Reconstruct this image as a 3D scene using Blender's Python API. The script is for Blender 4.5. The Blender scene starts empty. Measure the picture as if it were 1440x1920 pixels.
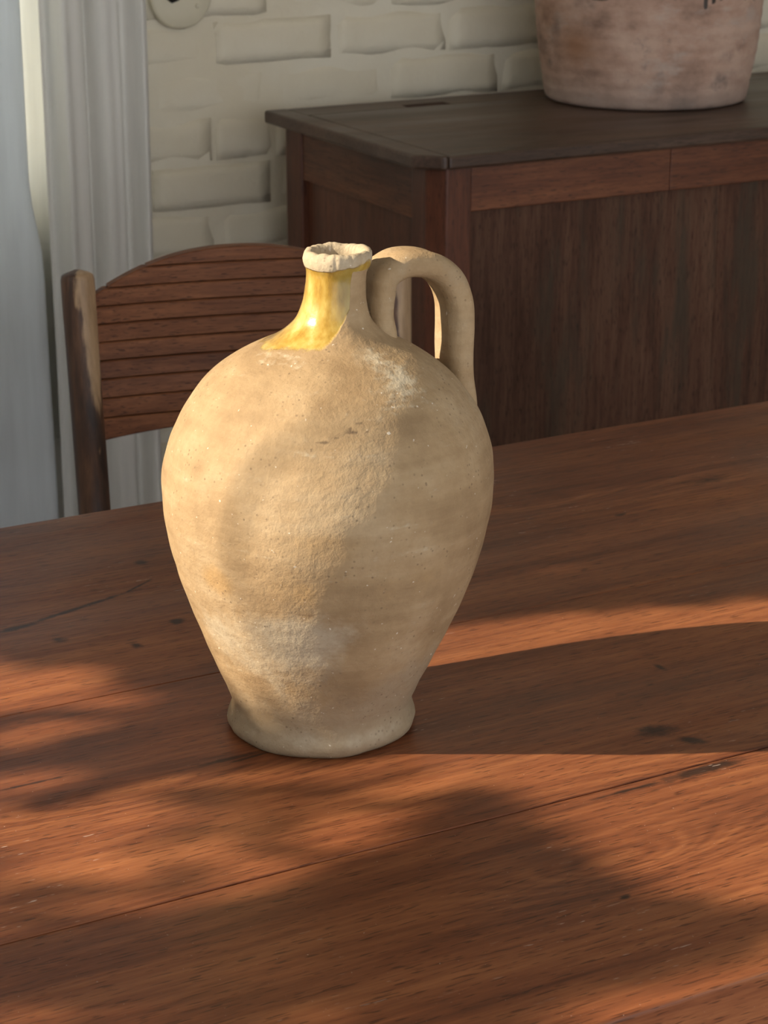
import bpy, bmesh, math, random
import numpy as np
from mathutils import Vector, Matrix, noise as mnoise

# ------------------------------------------------------------------ camera, world, sun, exposure
scene = bpy.context.scene
COL = scene.collection
PITCH, AZ = math.radians(19.0), math.radians(61.5)
FWD = Vector((math.cos(AZ) * math.cos(PITCH), math.sin(AZ) * math.cos(PITCH), -math.sin(PITCH)))
RIGHT = Vector((math.sin(AZ), -math.cos(AZ), 0.0))
UP = RIGHT.cross(FWD)
cam_data = bpy.data.cameras.new('camera')
cam_data.sensor_fit = 'VERTICAL'
cam_data.sensor_height = 24.0
cam_data.lens = 50.0                       # 4000 px focal length on a 1920 px tall frame
cam_data.clip_start = 0.05
cam_data.dof.use_dof = True
cam_data.dof.focus_distance = 1.56
cam_data.dof.aperture_fstop = 15.0
cam = bpy.data.objects.new('camera', cam_data)
M = Matrix((RIGHT, UP, -FWD)).transposed().to_4x4()
M.translation = Vector((0, 0, 1.45))
cam.matrix_world = M
COL.objects.link(cam)
scene.camera = cam

world = bpy.data.worlds.new('world')
scene.world = world
world.use_nodes = True
bg = world.node_tree.nodes['Background']
bg.inputs['Color'].default_value = (0.93, 0.96, 1.0, 1)
bg.inputs['Strength'].default_value = 2.3

SUN_AZ, SUN_EL = math.radians(163.5), math.radians(28.0)
SUN = Vector((math.cos(SUN_AZ) * math.cos(SUN_EL), math.sin(SUN_AZ) * math.cos(SUN_EL), math.sin(SUN_EL)))
sd = bpy.data.lights.new('sun', 'SUN')
sd.energy = 10.5
sd.color = (1.0, 0.86, 0.66)
sd.angle = math.radians(0.50)
sun = bpy.data.objects.new('sun', sd)
sun.rotation_euler = SUN.to_track_quat('Z', 'Y').to_euler()
sun.location = (-4, 3, 4)
COL.objects.link(sun)

vs = scene.view_settings
vs.view_transform = 'Standard'
vs.look = 'None'
vs.gamma = 1.0
vs.use_curve_mapping = False
vs.exposure = 0.0
cy_ = scene.cycles
cy_.max_bounces = 5
cy_.diffuse_bounces = 3
cy_.glossy_bounces = 2
cy_.transmission_bounces = 4
cy_.transparent_max_bounces = 6
cy_.use_adaptive_sampling = True
cy_.adaptive_threshold = 0.03
cy_.adaptive_min_samples = 20
rnd = random.Random(7)


# ------------------------------------------------------------------ helpers
def link(name, me, mat=None, parent=None, smooth=False):
    o = bpy.data.objects.new(name, me)
    COL.objects.link(o)
    if mat:
        me.materials.clear()
        me.materials.append(mat)
    if parent is not None:
        o.parent = parent
    if smooth:
        me.polygons.foreach_set('use_smooth', [True] * len(me.polygons))
    return o


def from_bm(name, bm, mat=None, parent=None, smooth=False):
    me = bpy.data.meshes.new(name)
    bmesh.ops.recalc_face_normals(bm, faces=bm.faces)
    bm.to_mesh(me)
    bm.free()
    return link(name, me, mat, parent, smooth)


def tag(o, label=None, cat=None, group=None, kind=None):
    if label:
        o['label'] = label
    if cat:
        o['category'] = cat
    if group:
        o['group'] = group
    if kind:
        o['kind'] = kind
    return o


def empty(name, loc=(0, 0, 0), rz=0.0):
    o = bpy.data.objects.new(name, None)
    o.location = loc
    o.rotation_euler = (0, 0, rz)
    o.empty_display_size = 0.05
    COL.objects.link(o)
    return o


def bm_box(x0, x1, y0, y1, z0, z1, bevel=0.0, seg=2):
    bm = bmesh.new()
    v = [bm.verts.new(p) for p in ((x0, y0, z0), (x1, y0, z0), (x1, y1, z0), (x0, y1, z0),
                                   (x0, y0, z1), (x1, y0, z1), (x1, y1, z1), (x0, y1, z1))]
    for f in ((3, 2, 1, 0), (4, 5, 6, 7), (0, 1, 5, 4), (1, 2, 6, 5), (2, 3, 7, 6), (3, 0, 4, 7)):
        bm.faces.new([v[i] for i in f])
    if bevel:
        bmesh.ops.bevel(bm, geom=bm.edges[:], offset=bevel, segments=seg, profile=0.5, affect='EDGES')
    return bm


def box(name, x0, x1, y0, y1, z0, z1, mat, parent=None, bevel=0.003, seg=2):
    return from_bm(name, bm_box(x0, x1, y0, y1, z0, z1, bevel, seg), mat, parent)


def prism(name, pts, axis, a, b, mat, parent=None, bevel=0.002, seg=2):
    """pts: 2-D outline; extruded along 'x', 'y' or 'z' from a to b."""
    def P(p, h):
        return {'x': (h, p[0], p[1]), 'y': (p[0], h, p[1]), 'z': (p[0], p[1], h)}[axis]
    bm = bmesh.new()
    lo = [bm.verts.new(P(p, a)) for p in pts]
    hi = [bm.verts.new(P(p, b)) for p in pts]
    bm.faces.new(lo[::-1])
    bm.faces.new(hi)
    n = len(pts)
    for i in range(n):
        bm.faces.new((lo[i], lo[(i + 1) % n], hi[(i + 1) % n], hi[i]))
    if bevel:
        bmesh.ops.bevel(bm, geom=bm.edges[:], offset=bevel, segments=seg, profile=0.5, affect='EDGES')
    return from_bm(name, bm, mat, parent)


def tube(name, pts, radii, mat, parent=None, n=16, cap=True):
    bm = bmesh.new()
    pts = [Vector(p) for p in pts]
    rings = []
    nrm = None
    for i, p in enumerate(pts):
        t = (pts[min(i + 1, len(pts) - 1)] - pts[max(i - 1, 0)]).normalized()
        if nrm is None:
            nrm = t.orthogonal().normalized()
        nrm = (nrm - t * nrm.dot(t)).normalized()
        b = t.cross(nrm)
        rings.append([bm.verts.new(p + (nrm * math.cos(2 * math.pi * k / n) + b * math.sin(2 * math.pi * k / n)) * radii[i])
                      for k in range(n)])
    for i in range(len(rings) - 1):
        for k in range(n):
            bm.faces.new((rings[i][k], rings[i][(k + 1) % n], rings[i + 1][(k + 1) % n], rings[i + 1][k]))
    if cap:
        bm.faces.new(rings[0][::-1])
        bm.faces.new(rings[-1])
    return from_bm(name, bm, mat, parent, smooth=True)


def catmull(xs, ys, q):
    xs, ys, q = np.array(xs, float), np.array(ys, float), np.array(q, float)
    m = np.gradient(ys, xs)
    i = np.clip(np.searchsorted(xs, q) - 1, 0, len(xs) - 2)
    h = xs[i + 1] - xs[i]
    t = (q - xs[i]) / h
    return ((2 * t**3 - 3 * t**2 + 1) * ys[i] + (t**3 - 2 * t**2 + t) * h * m[i]
            + (-2 * t**3 + 3 * t**2) * ys[i + 1] + (t**3 - t**2) * h * m[i + 1])


# ------------------------------------------------------------------ node helpers
class NT:
    def __init__(self, name):
        self.mat = bpy.data.materials.new(name)
        self.mat.use_nodes = True
        self.t = self.mat.node_tree
        self.bsdf = self.t.nodes['Principled BSDF']
        self._pos = None

    def n(self, kind, **kw):
        nd = self.t.nodes.new(kind)
        for k, v in kw.items():
            setattr(nd, k, v)
        return nd

    def put(self, sock, val):
        if hasattr(val, 'default_value') or isinstance(val, bpy.types.NodeSocket):
            self.t.links.new(val, sock)
        else:
            sock.default_value = val

    def math(self, op, a, b=None, c=None, clamp=False):
        nd = self.n('ShaderNodeMath', operation=op, use_clamp=clamp)
        self.put(nd.inputs[0], a)
        if b is not None:
            self.put(nd.inputs[1], b)
        if c is not None:
            self.put(nd.inputs[2], c)
        return nd.outputs[0]

    def coord(self):
        if self._pos is None:
            self._pos = self.n('ShaderNodeTexCoord').outputs['Object']
        return self._pos

    def mapping(self, vec=None, scale=(1, 1, 1), loc=(0, 0, 0), rot=(0, 0, 0)):
        nd = self.n('ShaderNodeMapping')
        self.put(nd.inputs['Vector'], vec if vec is not None else self.coord())
        nd.inputs['Scale'].default_value = scale
        nd.inputs['Location'].default_value = loc
        nd.inputs['Rotation'].default_value = rot
        return nd.outputs[0]

    def noise(self, vec=None, scale=5.0, detail=4.0, rough=0.55, dist=0.0):
        nd = self.n('ShaderNodeTexNoise')
        self.put(nd.inputs['Vector'], vec if vec is not None else self.coord())
        nd.inputs['Scale'].default_value = scale
        nd.inputs['Detail'].default_value = detail
        nd.inputs['Roughness'].default_value = rough
        nd.inputs['Distortion'].default_value = dist
        return nd.outputs['Fac']

    def ramp(self, fac, stops):
        nd = self.n('ShaderNodeValToRGB')
        self.put(nd.inputs[0], fac)
        cr = nd.color_ramp
        while len(cr.elements) < len(stops):
            cr.elements.new(0.5)
        for e, (p, c) in zip(cr.elements, stops):
            e.position = p
            e.color = (c, c, c, 1) if isinstance(c, (int, float)) else (*c, 1)
        return nd.outputs[0]

    def remap(self, v, a, b, c=0.0, d=1.0):
        nd = self.n('ShaderNodeMapRange', interpolation_type='SMOOTHSTEP')
        self.put(nd.inputs['Value'], v)
        for k, x in zip(('From Min', 'From Max', 'To Min', 'To Max'), (a, b, c, d)):
            nd.inputs[k].default_value = x
        return nd.outputs[0]

    def mix(self, fac, a, b, blend='MIX'):
        nd = self.n('ShaderNodeMix', data_type='RGBA', blend_type=blend)
        self.put(nd.inputs[0], fac)
        for s, v in ((nd.inputs[6], a), (nd.inputs[7], b)):
            self.put(s, (*v, 1) if isinstance(v, tuple) and len(v) == 3 else v)
        return nd.outputs[2]

    def bump(self, height, strength=0.3, dist=0.002, normal=None):
        nd = self.n('ShaderNodeBump')
        nd.inputs['Strength'].default_value = strength
        nd.inputs['Distance'].default_value = dist
        self.put(nd.inputs['Height'], height)
        if normal is not None:
            self.put(nd.inputs['Normal'], normal)
        return nd.outputs[0]

    def attr(self, name):
        return self.n('ShaderNodeAttribute', attribute_name=name).outputs['Fac']

    def out(self, color=None, rough=None, normal=None, **kw):
        if color is not None:
            self.put(self.bsdf.inputs['Base Color'], (*color, 1) if isinstance(color, tuple) and len(color) == 3 else color)
        if rough is not None:
            self.put(self.bsdf.inputs['Roughness'], rough)
        if normal is not None:
            self.put(self.bsdf.inputs['Normal'], normal)
        for k, v in kw.items():
            self.put(self.bsdf.inputs[k.replace('_', ' ')], v)
        return self.mat


def plain(name, color, rough=0.6, var=0.15, scale=12.0, bump=0.1, **kw):
    t = NT(name)
    n1 = t.noise(scale=scale, detail=5)
    c = t.mix(t.remap(n1, 0.3, 0.7), tuple(x * (1 - var) for x in color), tuple(min(1, x * (1 + var)) for x in color))
    return t.out(c, rough, t.bump(t.noise(scale=scale * 6, detail=4), bump, 0.002), **kw)


def wood(name, dark, mid, light, axis='x', rough=0.45, grain=1.0, knots=(), spots=(), scratch=0.0,
         stain=None, bump=0.25, seed=0.0, spec=0.5):
    """Procedural plank wood; grain runs along `axis` in object space."""
    t = NT(name)
    rot = {'x': (0, 0, 0), 'y': (0, 0, math.pi / 2), 'z': (0, math.pi / 2, 0)}[axis]
    p = t.mapping(loc=(seed, seed * .7, seed * .3), rot=rot)
    sep = t.n('ShaderNodeSeparateXYZ')
    t.put(sep.inputs[0], t.coord())
    # long soft figure, fine fibre and pores
    warp = t.noise(t.mapping(p, scale=(2.2, 9, 9)), scale=1.0 * grain, detail=2)
    fig = t.noise(t.mapping(p, scale=(2.0, 26, 26)), scale=1.0 * grain, detail=4, rough=0.6, dist=0.6)
    fib = t.noise(t.mapping(p, scale=(14, 210, 210)), scale=1.0 * grain, detail=3, rough=0.65)
    pore = t.noise(t.mapping(p, scale=(60, 620, 620)), scale=1.0 * grain, detail=1, rough=0.5)
    v = t.math('ADD', t.math('MULTIPLY', fig, 0.45), t.math('MULTIPLY', fib, 0.42))
    v = t.math('ADD', v, t.math('MULTIPLY', warp, 0.28))
    if knots:
        field = t.math('ADD', sep.outputs[1], t.math('MULTIPLY', t.math('SUBTRACT', warp, 0.5), 0.02))
        mask = 0.0
        for (kx, ky, sx, sy, A) in knots:
            mp = t.n('ShaderNodeMapping', vector_type='TEXTURE')
            t.put(mp.inputs['Vector'], t.mapping(scale=(1, 1, 0)))
            mp.inputs['Location'].default_value = (kx, ky, 0)
            mp.inputs['Scale'].default_value = (sx, sy, 1)
            dt = t.n('ShaderNodeVectorMath', operation='DOT_PRODUCT')
            t.put(dt.inputs[0], mp.outputs[0])
            t.put(dt.inputs[1], mp.outputs[0])
            d2 = dt.outputs['Value']
            g = t.math('POWER', 2.718, t.math('MULTIPLY', d2, -1.0))
            field = t.math('ADD', field, t.math('MULTIPLY', g, A))
            mask = t.math('MAXIMUM', t.math('POWER', 2.718, t.math('MULTIPLY', d2, -0.35)), mask)
        ring = t.math('SINE', t.math('MULTIPLY', field, 900.0))
        ring2 = t.math('SINE', t.math('MULTIPLY', field, 330.0))
        rv = t.math('ADD', t.math('MULTIPLY', ring, 0.5), t.math('MULTIPLY', ring2, 0.6))
        v = t.math('ADD', v, t.math('MULTIPLY', t.math('MULTIPLY', rv, mask), 0.085))
    c = t.ramp(v, [(0.36, dark), (0.55, mid), (0.74, light)])
    c = t.mix(t.remap(pore, 0.60, 0.70, 0.0, 0.60), c, tuple(x * 0.35 for x in dark))
    big = t.noise(t.mapping(p, scale=(1.6, 4, 4)), scale=1.0, detail=2)
    c = t.mix(t.remap(big, 0.35, 0.68, 0.0, 0.5), c, t.mix(0.6, c, dark, 'MULTIPLY'))
    h = fib
    if stain:
        sn = t.noise(t.mapping(p, scale=(0.9, 6, 6)), scale=2.4, detail=6, rough=0.65)
        c = t.mix(t.remap(sn, 0.5, 0.66, 0.0, 0.75), c, stain)
    if spots:
        flat = t.mapping(scale=(1, 1, 0))
        wob = t.math('MULTIPLY', t.math('SUBTRACT', t.noise(flat, scale=90, detail=4, rough=0.6), 0.5), 1.5)
        tot = 9.0
        for (kx, ky, lx, ly, ang, st) in spots:
            mp = t.n('ShaderNodeMapping', vector_type='TEXTURE')
            t.put(mp.inputs['Vector'], flat)
            mp.inputs['Location'].default_value = (kx, ky, 0)
            mp.inputs['Rotation'].default_value = (0, 0, ang)
            mp.inputs['Scale'].default_value = (lx, ly, 1)
            ln = t.n('ShaderNodeVectorMath', operation='LENGTH')
            t.put(ln.inputs[0], mp.outputs[0])
            tot = t.math('MINIMUM', t.math('ADD', ln.outputs['Value'], (1 - st) * 0.8), tot)
        tot = t.remap(t.math('ADD', tot, wob), 1.25, 0.35, 0.0, 0.86)
        c = t.mix(tot, c, (0.016, 0.010, 0.008))
    if scratch:
        s1 = t.noise(t.mapping(scale=(60, 330, 60), rot=(0, 0, 0.35)), scale=1.0, detail=2)
        s2 = t.noise(scale=7.0, detail=2)
        sm = t.math('MULTIPLY', t.remap(s1, 0.69, 0.75), t.remap(s2, 0.5, 0.68))
        c = t.mix(t.math('MULTIPLY', sm, scratch), c, (0.62, 0.50, 0.44))
        dust = t.noise(scale=420.0, detail=2)
        c = t.mix(t.math('MULTIPLY', t.remap(dust, 0.74, 0.78), scratch * 0.8), c, (0.55, 0.45, 0.40))
    rg = t.remap(warp, 0.3, 0.7, rough - 0.08, rough + 0.10)
    return t.out(c, rg, t.bump(h, bump, 0.0012) if bump else None, Specular_IOR_Level=spec)


# ------------------------------------------------------------------ materials
M_TABLE_KNOTS = ((0.752, 1.047, 0.10, 0.030, 0.055), (0.52, 1.300, 0.16, 0.030, 0.050), (1.02, 1.16, 0.16, 0.03, 0.04),
                 (1.12, 1.70, 0.14, 0.03, 0.04))
M_TABLE_SPOTS = (
    (0.592, 1.660, 0.080, 0.0035, 0.28, 0.95), (0.535, 1.643, 0.026, 0.006, 0.22, 0.9), (0.660, 1.684, 0.030, 0.0022, 0.55, 0.8),
    (0.585, 1.321, 0.034, 0.0040, 0.02, 0.85), (0.600, 1.316, 0.030, 0.0022, 0.10, 0.9),
    (0.690, 1.741, 0.008, 0.009, 0.2, 0.85), (0.660, 1.592, 0.010, 0.007, 0.1, 0.9), (0.609, 1.558, 0.006, 0.007, 0.0, 0.9),
    (0.557, 1.600, 0.010, 0.009, 0.0, 0.55), (0.969, 1.310, 0.004, 0.009, 0.0, 0.85), (0.895, 1.210, 0.022, 0.014, -0.2, 0.75),
    (0.908, 1.184, 0.014, 0.007, -0.9, 0.9), (0.885, 1.139, 0.045, 0.0075, 0.02, 0.95), (0.820, 1.138, 0.05, 0.003, 0.0, 0.7),
    (0.727, 1.010, 0.006, 0.003, 0.2, 0.85), (1.159, 1.642, 0.010, 0.005, 0.1, 0.7), (0.974, 1.620, 0.012, 0.004, 0.1, 0.35),
    (0.436, 1.352, 0.05, 0.0022, 0.0, 0.75), (1.30, 1.69, 0.05, 0.02, 0.1, 0.35))
mat_table = wood('table_wood', (0.090, 0.030, 0.015), (0.220, 0.073, 0.030), (0.365, 0.138, 0.054), 'x', rough=0.38,
                 knots=M_TABLE_KNOTS, spots=M_TABLE_SPOTS, scratch=0.75, bump=0.22, spec=0.28)
mat_gap = plain('joint_dark', (0.02, 0.012, 0.008), 0.9)
mat_chair = wood('chair_wood', (0.065, 0.022, 0.010), (0.165, 0.060, 0.025), (0.29, 0.115, 0.050), 'x', spec=0.25, rough=0.5, seed=3.1, bump=0)
mat_chest = wood('chest_wood', (0.050, 0.016, 0.008), (0.145, 0.046, 0.019), (0.25, 0.090, 0.036), 'x', rough=0.42, seed=1.7, bump=0)
mat_chest_z = wood('chest_wood_upright', (0.045, 0.014, 0.008), (0.120, 0.038, 0.018), (0.20, 0.068, 0.032), 'z', rough=0.40, seed=5.2, bump=0)
mat_chest_top = wood('chest_top_wood', (0.035, 0.018, 0.011), (0.085, 0.047, 0.030), (0.15, 0.090, 0.060), 'x', rough=0.40, seed=2.4, bump=0)
mat_panel = wood('chest_panel_wood', (0.042, 0.021, 0.013), (0.100, 0.046, 0.028), (0.165, 0.088, 0.055), 'z', spec=0.2, rough=0.6,
                 seed=8.3, bump=0, stain=(0.066, 0.052, 0.036))
mat_floor = wood('floor_wood', (0.10, 0.06, 0.035), (0.22, 0.13, 0.08), (0.32, 0.20, 0.12), 'x', rough=0.5, seed=4.0, bump=0)


def make_paint():
    t = NT('cream_paint')
    n1 = t.noise(scale=3.0, detail=4)
    c = t.mix(t.remap(n1, 0.35, 0.65), (0.78, 0.695, 0.52), (0.85, 0.785, 0.63))
    h = t.noise(scale=34.0, detail=4, rough=0.6)
    return t.out(c, 0.55, t.bump(h, 0.45, 0.006))


mat_paint = make_paint()
mat_white = plain('plaster_white', (0.78, 0.74, 0.66), 0.8, 0.04)
mat_casing = plain('casing_paint', (0.82, 0.80, 0.66), 0.5, 0.03)


def make_cloth(name, col, transl):
    t = NT(name)
    weave = t.noise(t.mapping(scale=(900, 900, 260)), scale=1.0, detail=2)
    slub = t.noise(t.mapping(scale=(60, 60, 4)), scale=1.0, detail=3)
    c = t.mix(t.remap(slub, 0.35, 0.7), tuple(x * 0.94 for x in col), col)
    t.out(c, 0.9, t.bump(weave, 0.25, 0.0008), Specular_IOR_Level=0.1)
    tr = t.n('ShaderNodeBsdfTranslucent')
    t.put(tr.inputs['Color'], c)
    mx = t.n('ShaderNodeMixShader')
    mx.inputs[0].default_value = transl
    t.t.links.new(t.bsdf.outputs[0], mx.inputs[1])
    t.t.links.new(tr.outputs[0], mx.inputs[2])
    t.t.links.new(mx.outputs[0], t.t.nodes['Material Output'].inputs[0])
    return t.mat


mat_cloth = make_cloth('skylit_linen', (0.90, 0.94, 0.97), 0.5)  # white cloth with the blue of skylight mixed into its colour
mat_cloth_b = make_cloth('ivory_linen', (0.93, 0.91, 0.86), 0.25)


def make_pane():
    t = NT('pane_glass')
    tr = t.n('ShaderNodeBsdfTransparent')
    gl = t.n('ShaderNodeBsdfGlossy')
    gl.inputs['Roughness'].default_value = 0.02
    mx = t.n('ShaderNodeMixShader')
    mx.inputs[0].default_value = 0.06
    t.t.links.new(tr.outputs[0], mx.inputs[1])
    t.t.links.new(gl.outputs[0], mx.inputs[2])
    t.t.links.new(mx.outputs[0], t.t.nodes['Material Output'].inputs[0])
    return t.mat


mat_pane = make_pane()
mat_black = plain('black_iron', (0.018, 0.017, 0.016), 0.5, 0.2, Metallic=0.6)
mat_leaf = plain('leaf_green', (0.06, 0.13, 0.03), 0.6, 0.3)
mat_bark = plain('bark', (0.10, 0.07, 0.05), 0.9, 0.3)


def make_clay():
    t = NT('jug_clay')
    a = t.noise(scale=9.0, detail=3, rough=0.6)
    b = t.noise(scale=30.0, detail=5, rough=0.68)
    str_ = t.noise(t.mapping(scale=(14, 14, 110)), scale=1.0, detail=4, rough=0.6)
    fine = t.noise(scale=150.0, detail=3, rough=0.65)
    c = t.ramp(t.math('ADD', t.math('MULTIPLY', a, 0.55), t.math('ADD', t.math('MULTIPLY', b, 0.25), t.math('MULTIPLY', str_, 0.2))),
               [(0.38, (0.27, 0.178, 0.092)), (0.50, (0.375, 0.260, 0.142)), (0.62, (0.455, 0.335, 0.200))])
    def edge(name, lo, hi, amp=0.55, nz=b):
        m = t.math('ADD', t.attr(name), t.math('MULTIPLY', t.math('SUBTRACT', nz, 0.5), amp))
        return t.remap(m, lo, hi)
    c = t.mix(t.math('MULTIPLY', edge('grey', 0.25, 0.9, 1.3), 0.65), c, (0.315, 0.255, 0.175))
    c = t.mix(t.math('MULTIPLY', edge('orange', 0.35, 0.9, 1.0), 0.6), c, (0.40, 0.235, 0.085))
    c = t.mix(t.math('MULTIPLY', edge('white', 0.30, 0.95, 1.4), 0.62), c, (0.52, 0.455, 0.34))
    c = t.mix(t.math('MULTIPLY', edge('crust', 0.30, 0.95, 3.2, t.math('ADD', t.math('MULTIPLY', str_, 0.6), t.math('MULTIPLY', fine, 0.4))), 0.75), c, (0.66, 0.58, 0.43))
    c = t.mix(t.math('MULTIPLY', edge('brown', 0.3, 0.8, 1.0), 0.6), c, (0.16, 0.10, 0.055))
    # specks and pits
    vo = t.n('ShaderNodeTexVoronoi')
    t.put(vo.inputs['Vector'], t.coord())
    vo.inputs['Scale'].default_value = 210.0
    pits = t.math('MULTIPLY', t.remap(vo.outputs['Distance'], 0.26, 0.10), t.remap(b, 0.46, 0.62))
    c = t.mix(t.math('MULTIPLY', pits, 0.6), c, (0.12, 0.08, 0.05))
    ws = t.remap(t.noise(scale=260.0, detail=1), 0.745, 0.79)
    c = t.mix(t.math('MULTIPLY', ws, 0.7), c, (0.78, 0.70, 0.58))
    c = t.mix(t.math('MULTIPLY', t.remap(fine, 0.35, 0.72), 0.18), c, (0.20, 0.13, 0.07))
    crk = t.attr('crack')
    c = t.mix(t.math('MULTIPLY', t.remap(crk, 0.4, 0.9), 0.75), c, (0.10, 0.065, 0.04))
    # lead glaze
    g = edge('glaze', 0.38, 0.60, 1.1, t.math('ADD', t.math('MULTIPLY', b, 0.6), t.math('MULTIPLY', fine, 0.4)))
    gv = t.noise(t.mapping(scale=(60, 60, 24)), scale=1.0, detail=5, rough=0.6)
    gc = t.ramp(gv, [(0.30, (0.16, 0.09, 0.016)), (0.44, (0.37, 0.225, 0.04)), (0.56, (0.48, 0.335, 0.085)), (0.70, (0.56, 0.46, 0.20))])
    gc = t.mix(t.math('MULTIPLY', t.attr('olive'), 0.7), gc, (0.25, 0.17, 0.03))
    c = t.mix(g, c, gc)
    rough = t.math('SUBTRACT', 0.82, t.math('MULTIPLY', g, 0.54))
    h = t.math('ADD', t.math('MULTIPLY', fine, 0.5), t.math('MULTIPLY', b, 0.6))
    h = t.math('MULTIPLY', h, t.math('SUBTRACT', 1.0, t.math('MULTIPLY', g, 0.75)))
    nrm = t.bump(h, 0.7, 0.0026)
    return t.out(c, rough, nrm, Specular_IOR_Level=0.35, Coat_Weight=t.math('MULTIPLY', g, 0.25), Coat_Roughness=0.16)


mat_clay = make_clay()


def make_pot_mat():
    t = NT('pot_terracotta')
    a = t.noise(scale=7.0, detail=6, rough=0.65)
    b = t.noise(t.mapping(scale=(14, 14, 34)), scale=1.0, detail=6, rough=0.7)
    c = t.ramp(t.math('ADD', t.math('MULTIPLY', a, 0.6), t.math('MULTIPLY', b, 0.4)),
               [(0.36, (0.25, 0.155, 0.115)), (0.48, (0.47, 0.30, 0.225)), (0.60, (0.59, 0.41, 0.32))])
    smoke = t.noise(t.mapping(loc=(3, 1, 2)), scale=9.0, detail=7, rough=0.7)
    c = t.mix(t.remap(smoke, 0.56, 0.70, 0.0, 0.75), c, (0.16, 0.125, 0.11))
    pale = t.noise(t.mapping(loc=(7, 5, 1), scale=(1, 1, 2)), scale=10.0, detail=6, rough=0.65)
    c = t.mix(t.remap(pale, 0.54, 0.70, 0.0, 0.6), c, (0.52, 0.43, 0.375))
    c = t.mix(t.math('MULTIPLY', t.attr('orange'), 0.8), c, (0.33, 0.155, 0.075))
    c = t.mix(t.math('MULTIPLY', t.remap(t.math('ADD', t.attr('smoke'), t.math('MULTIPLY', t.math('SUBTRACT', smoke, 0.5), 3.0)), 0.3, 1.1), 0.6), c, (0.15, 0.11, 0.10))
    c = t.mix(t.math('MULTIPLY', t.attr('foot'), 0.5), c, (0.34, 0.29, 0.26))
    dr = t.remap(t.attr('glaze'), 0.4, 0.6)
    c = t.mix(dr, c, (0.045, 0.032, 0.025))
    h = t.math('ADD', a, t.math('MULTIPLY', t.noise(scale=120.0, detail=4), 0.5))
    rg = t.math('SUBTRACT', 0.85, t.math('MULTIPLY', dr, 0.5))
    return t.out(c, rg, t.bump(h, 0.5, 0.003))


mat_pot = make_pot_mat()


def make_post_mat():
    t = NT('chair_post_wood')
    p = t.mapping(scale=(60, 60, 7))
    n1 = t.noise(p, scale=1.0, detail=6, rough=0.65)
    c = t.ramp(n1, [(0.34, (0.035, 0.020, 0.015)), (0.5, (0.085, 0.042, 0.025)), (0.66, (0.17, 0.085, 0.045))])
    w = t.math('ADD', t.attr('worn'), t.math('MULTIPLY', t.math('SUBTRACT', n1, 0.5), 0.9))  # wear plus a sunlit tan strip painted into the post colour
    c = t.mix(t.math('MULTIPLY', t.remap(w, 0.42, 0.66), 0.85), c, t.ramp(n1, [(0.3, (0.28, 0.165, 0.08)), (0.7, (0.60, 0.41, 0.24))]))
    return t.out(c, 0.45, t.bump(n1, 0.4, 0.002))


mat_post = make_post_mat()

# ------------------------------------------------------------------ the room
YW = 3.15
XL = -1.3
fl = tag(box('floor', XL - 0.3, 3.2, -2.2, YW + 0.6, -0.05, 0.0, mat_floor, bevel=0), kind='structure')
tag(box('ceiling', XL - 0.3, 3.2, -2.2, YW + 0.6, 2.62, 2.72, mat_white, bevel=0), kind='structure')
tag(box('wall_right', 3.0, 3.12, -2.2, YW, 0, 2.62, mat_white, bevel=0), kind='structure')

# back wall: painted brick to the right of the window, plain wall elsewhere
wb = tag(box('wall_back', 1.16, 3.0, YW - 0.0010, YW + 0.15, 0, 2.62, mat_paint, bevel=0), kind='structure')
WX0, WX1, WZ0, WZ1 = 0.15, 1.15, 0.80, 2.15
m = bm_box(XL, WX0, YW, YW + 0.33, 0, 2.62)
for b in (bm_box(WX0, 1.16, YW, YW + 0.33, WZ1, 2.62), bm_box(WX0, 1.16, YW, YW + 0.33, 0, WZ0),
          bm_box(WX1, 1.16, YW, YW + 0.33, WZ0, WZ1)):
    tmp = bpy.data.meshes.new('tmp')
    b.to_mesh(tmp)
    b.free()
    m.from_mesh(tmp)
    bpy.data.meshes.remove(tmp)
tag(from_bm('wall_back_window_side', m, mat_white), kind='structure')


def brick_mesh(seed, w, h, d=0.03):
    r = random.Random(seed)
    bm = bmesh.new()
    nx, nz = 9, 4
    g = {}
    off = Vector((seed * 3.1, seed * 1.7, 0))
    for i in range(nx + 1):
        for k in range(nz + 1):
            x, z = (i / nx - 0.5) * w, (k / nz - 0.5) * h
            ex = i in (0, nx)
            ez = k in (0, nz)
            y = 0.0
            if ex or ez:
                y = 0.0022
            nn = mnoise.noise(Vector((x * 14, z * 14, 0)) + off)
            y += 0.0016 * nn
            z += 0.0022 * mnoise.noise(Vector((x * 16, 5.0, k)) + off) * (1 if not ez else 1.2)
            x += 0.0015 * mnoise.noise(Vector((z * 16, 9.0, i)) + off)
            g[i, k] = bm.verts.new((x, y, z))
    for i in range(nx):
        for k in range(nz):
            bm.faces.new((g[i, k], g[i + 1, k], g[i + 1, k + 1], g[i, k + 1]))
    rim = [g[i, 0] for i in range(nx + 1)] + [g[nx, k] for k in range(1, nz + 1)] + \
          [g[i, nz] for i in range(nx - 1, -1, -1)] + [g[0, k] for k in range(nz - 1, 0, -1)]
    back = [bm.verts.new((v.co.x, d, v.co.z)) for v in rim]
    n = len(rim)
    for i in range(n):
        bm.faces.new((rim[i], back[i], back[(i + 1) % n], rim[(i + 1) % n]))
    bm.faces.new(back)
    me = bpy.data.meshes.new('brick')
    bmesh.ops.recalc_face_normals(bm, faces=bm.faces)
    bm.to_mesh(me)
    bm.free()
    me.polygons.foreach_set('use_smooth', [True] * len(me.polygons))
    me.materials.append(mat_paint)
    return me


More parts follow.
